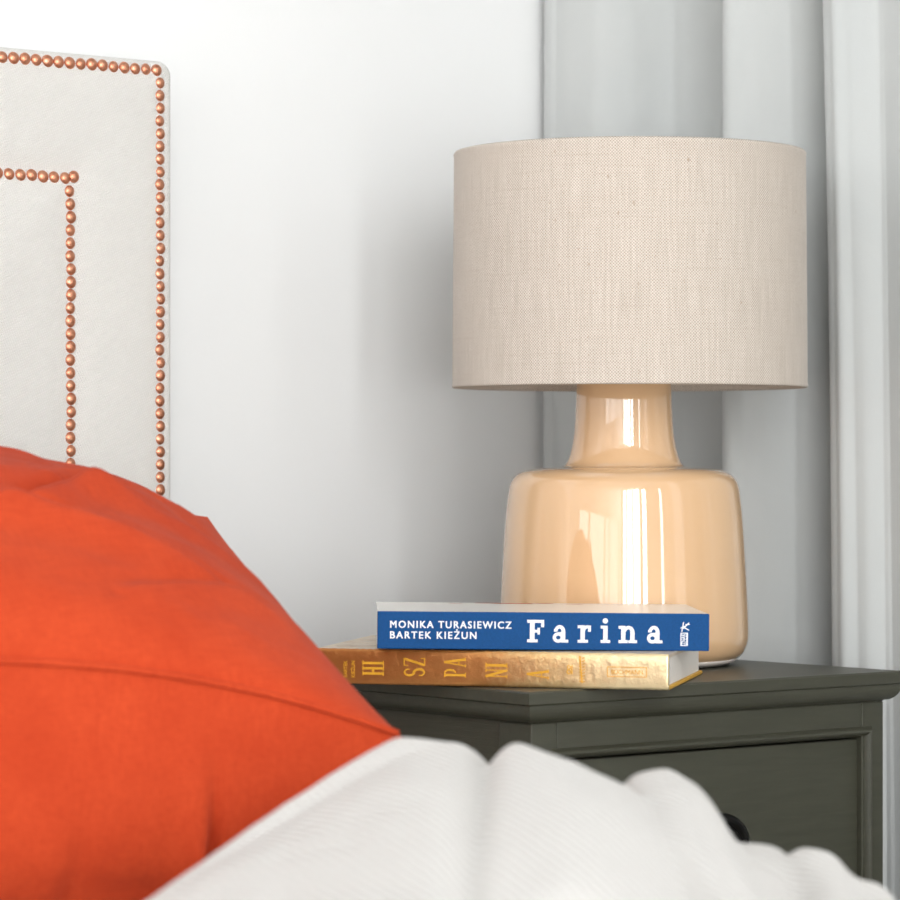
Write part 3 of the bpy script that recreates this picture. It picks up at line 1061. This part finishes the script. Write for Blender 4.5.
def throw_h(r, f):
    acc = exp((FLOOR_Z - 0.5) / KS)
    for pts_, R in PATCH:
        best = -9
        for k in range(1, len(pts_) - 1):
            A_, B_, C_ = pts_[0], pts_[k], pts_[k + 1]
            det = (B_[1] - C_[1]) * (A_[0] - C_[0]) + (C_[0] - B_[0]) * (A_[1] - C_[1])
            l0 = ((B_[1] - C_[1]) * (r - C_[0]) + (C_[0] - B_[0]) * (f - C_[1])) / det
            l1 = ((C_[1] - A_[1]) * (r - C_[0]) + (A_[0] - C_[0]) * (f - C_[1])) / det
            l2 = 1 - l0 - l1
            if min(l0, l1, l2) >= 0:
                de = min(seg_d(r, f, a, b)[0] for a, b in zip(pts_, pts_[1:] + pts_[:1]))
                best = max(best, l0 * A_[2] + l1 * B_[2] + l2 * C_[2] + 0.0075 * (1 - exp(-de / 0.026)) + 0.0008)
        if best < 0:
            dm, zm = 9, 0
            for a, b in zip(pts_, pts_[1:] + pts_[:1]):
                d, zc_ = seg_d(r, f, a, b)
                if d < dm:
                    dm, zm = d, zc_
            best = zm + 0.0008 - R * (sqrt(1 + (dm / R) ** 2) - 1) * 1.6 - dm * dm / (2 * R) * 0.3
        acc += exp(max(-60, min(60, (best - 0.5) / KS)))
    h = 0.5 + KS * math.log(acc)
    t = min(1, max(0, (h - FLOOR_Z) / 0.03))
    h += t * (0.0038 * noise.noise((r * 20, f * 8, 1.3)) + 0.0010 * noise.noise((r * 70, f * 26, 5.0)))
    return max(h, FLOOR_Z)
r0, r1, f0, f1, st = -0.30, 0.30, 1.25, 1.93, 0.0034
nr, nf = int((r1 - r0) / st), int((f1 - f0) / st)
bm = bmesh.new()
uvl = bm.loops.layers.uv.new('UVMap')
hs = [[throw_h(r0 + i * st, f0 + j * st) for j in range(nf + 1)] for i in range(nr + 1)]
for it in range(2):                                   # soften the folds like thick knit
    hs = [[hs[i][j] if i in (0, nr) or j in (0, nf) else 0.5 * hs[i][j] + 0.125 * (hs[i - 1][j] + hs[i + 1][j] + hs[i][j - 1] + hs[i][j + 1])
           for j in range(nf + 1)] for i in range(nr + 1)]
vt = {}
def tv(i, j):
    if (i, j) not in vt:
        x, y = ground(r0 + i * st, f0 + j * st)
        vt[(i, j)] = bm.verts.new((x, y, hs[i][j]))
    return vt[(i, j)]
# cloth coordinate: length along the surface
ua = [[0.0] * (nf + 1) for _ in range(nr + 1)]
va = [[0.0] * (nf + 1) for _ in range(nr + 1)]
for j in range(nf + 1):
    for i in range(1, nr + 1):
        ua[i][j] = ua[i - 1][j] + sqrt(st * st + (hs[i][j] - hs[i - 1][j]) ** 2)
for i in range(nr + 1):
    for j in range(1, nf + 1):
        va[i][j] = va[i][j - 1] + sqrt(st * st + (hs[i][j] - hs[i][j - 1]) ** 2)
for i in range(nr):
    for j in range(nf):
        ids = ((i, j), (i + 1, j), (i + 1, j + 1), (i, j + 1))
        # keep the blanket inside a soft-edged outline on the bed
        cx, cy = (i / nr - 0.5) * 2, (j / nf - 0.5) * 2
        if abs(cx) ** 5 + abs(cy) ** 5 > 0.97:
            continue
        fc = bm.faces.new([tv(*q) for q in ids])
        fc.smooth = True
        for l, q in zip(fc.loops, ids):
            l[uvl].uv = (ua[q[0]][q[1]] + va[q[0]][q[1]] * 0.35, va[q[0]][q[1]] - ua[q[0]][q[1]] * 0.35)
thr = finish('throw_blanket', bm, M_THROW, None)
sd = thr.modifiers.new('thickness', 'SOLIDIFY')
sd.thickness = 0.003
sd.offset = -1
tag(thr, 'pale grey waffle knit throw bunched in folds on the bed beside the nightstand', 'blanket')

# ------------------------------------------------------------------ curtain on the right wall
cur_top = [(0.460, 0.494), (0.440, 0.489), (0.429, 0.485), (0.427, 0.478), (0.430, 0.468), (0.431, 0.446), (0.438, 0.425), (0.458, 0.408), (0.490, 0.390), (0.508, 0.368), (0.518, 0.340),
           (0.512, 0.310), (0.487, 0.288), (0.452, 0.277), (0.440, 0.264), (0.448, 0.249), (0.468, 0.231), (0.492, 0.212), (0.514, 0.197), (0.520, 0.184),
           (0.504, 0.173), (0.468, 0.169), (0.446, 0.157), (0.440, 0.145), (0.442, 0.137), (0.448, 0.129), (0.456, 0.121), (0.461, 0.113), (0.4625, 0.100), (0.460, 0.06), (0.454, 0.02), (0.446, -0.015), (0.455, -0.05), (0.445, -0.09), (0.48, -0.13), (0.53, -0.17), (0.53, -0.22), (0.47, -0.25), (0.445, -0.30), (0.48, -0.36),
           (0.54, -0.40), (0.54, -0.46), (0.47, -0.50), (0.45, -0.56), (0.50, -0.62), (0.55, -0.68)]
cur_bot = []
for (x, y) in cur_top:
    shift = 0.0
    if 0.0 < y < 0.176:
        shift = -0.020
    elif y <= 0.0:
        shift = -0.022
    cur_bot.append((x, y + shift))
A = catmull([(x, y, 0) for x, y in cur_top], 7)
B = catmull([(x, y, 0) for x, y in cur_bot], 7)
bm = bmesh.new()
Z0, Z1, NZ = 0.012, 2.45, 60
rows = []
for k in range(NZ + 1):
    t = k / NZ
    z = lerp(Z0, Z1, t)
    tt = min(1.0, max(0.0, (z - 0.45) / 0.85))
    row = []
    for i in range(len(A)):
        p = B[i].lerp(A[i], tt)
        wob = 0.004 * noise.noise((i * 0.12, z * 1.6, 2)) 
        row.append(bm.verts.new((p.x + wob, p.y + 0.003 * noise.noise((i * 0.09, z * 1.3, 7)), z)))
    rows.append(row)
for k in range(NZ):
    for i in range(len(A) - 1):
        bm.faces.new((rows[k][i], rows[k][i + 1], rows[k + 1][i + 1], rows[k + 1][i])).smooth = True
cu = finish('curtain', bm, M_VELVET, None)
sd = cu.modifiers.new('thickness', 'SOLIDIFY')
sd.thickness = 0.0025
tag(cu, 'pale grey velvet curtain hanging in deep folds behind the lamp', 'curtain')

# ------------------------------------------------------------------ camera
cam = bpy.data.cameras.new('camera')
co = bpy.data.objects.new('camera', cam)
COL.objects.link(co)
co.location = EYE
co.rotation_euler = (radians(90), 0, -YAW)
cam.sensor_width = 36
cam.lens = 3300 / 900 * 36
cam.shift_y = 10 / 900
cam.clip_start = 0.05
cam.dof.use_dof = True
cam.dof.focus_distance = 2.45
cam.dof.aperture_fstop = (cam.lens / 1000) / 0.014
SC.camera = co

SC.view_settings.view_transform = 'Standard'
SC.view_settings.look = 'None'
SC.view_settings.gamma = 1
SC.view_settings.use_curve_mapping = False
SC.view_settings.exposure = -1.78
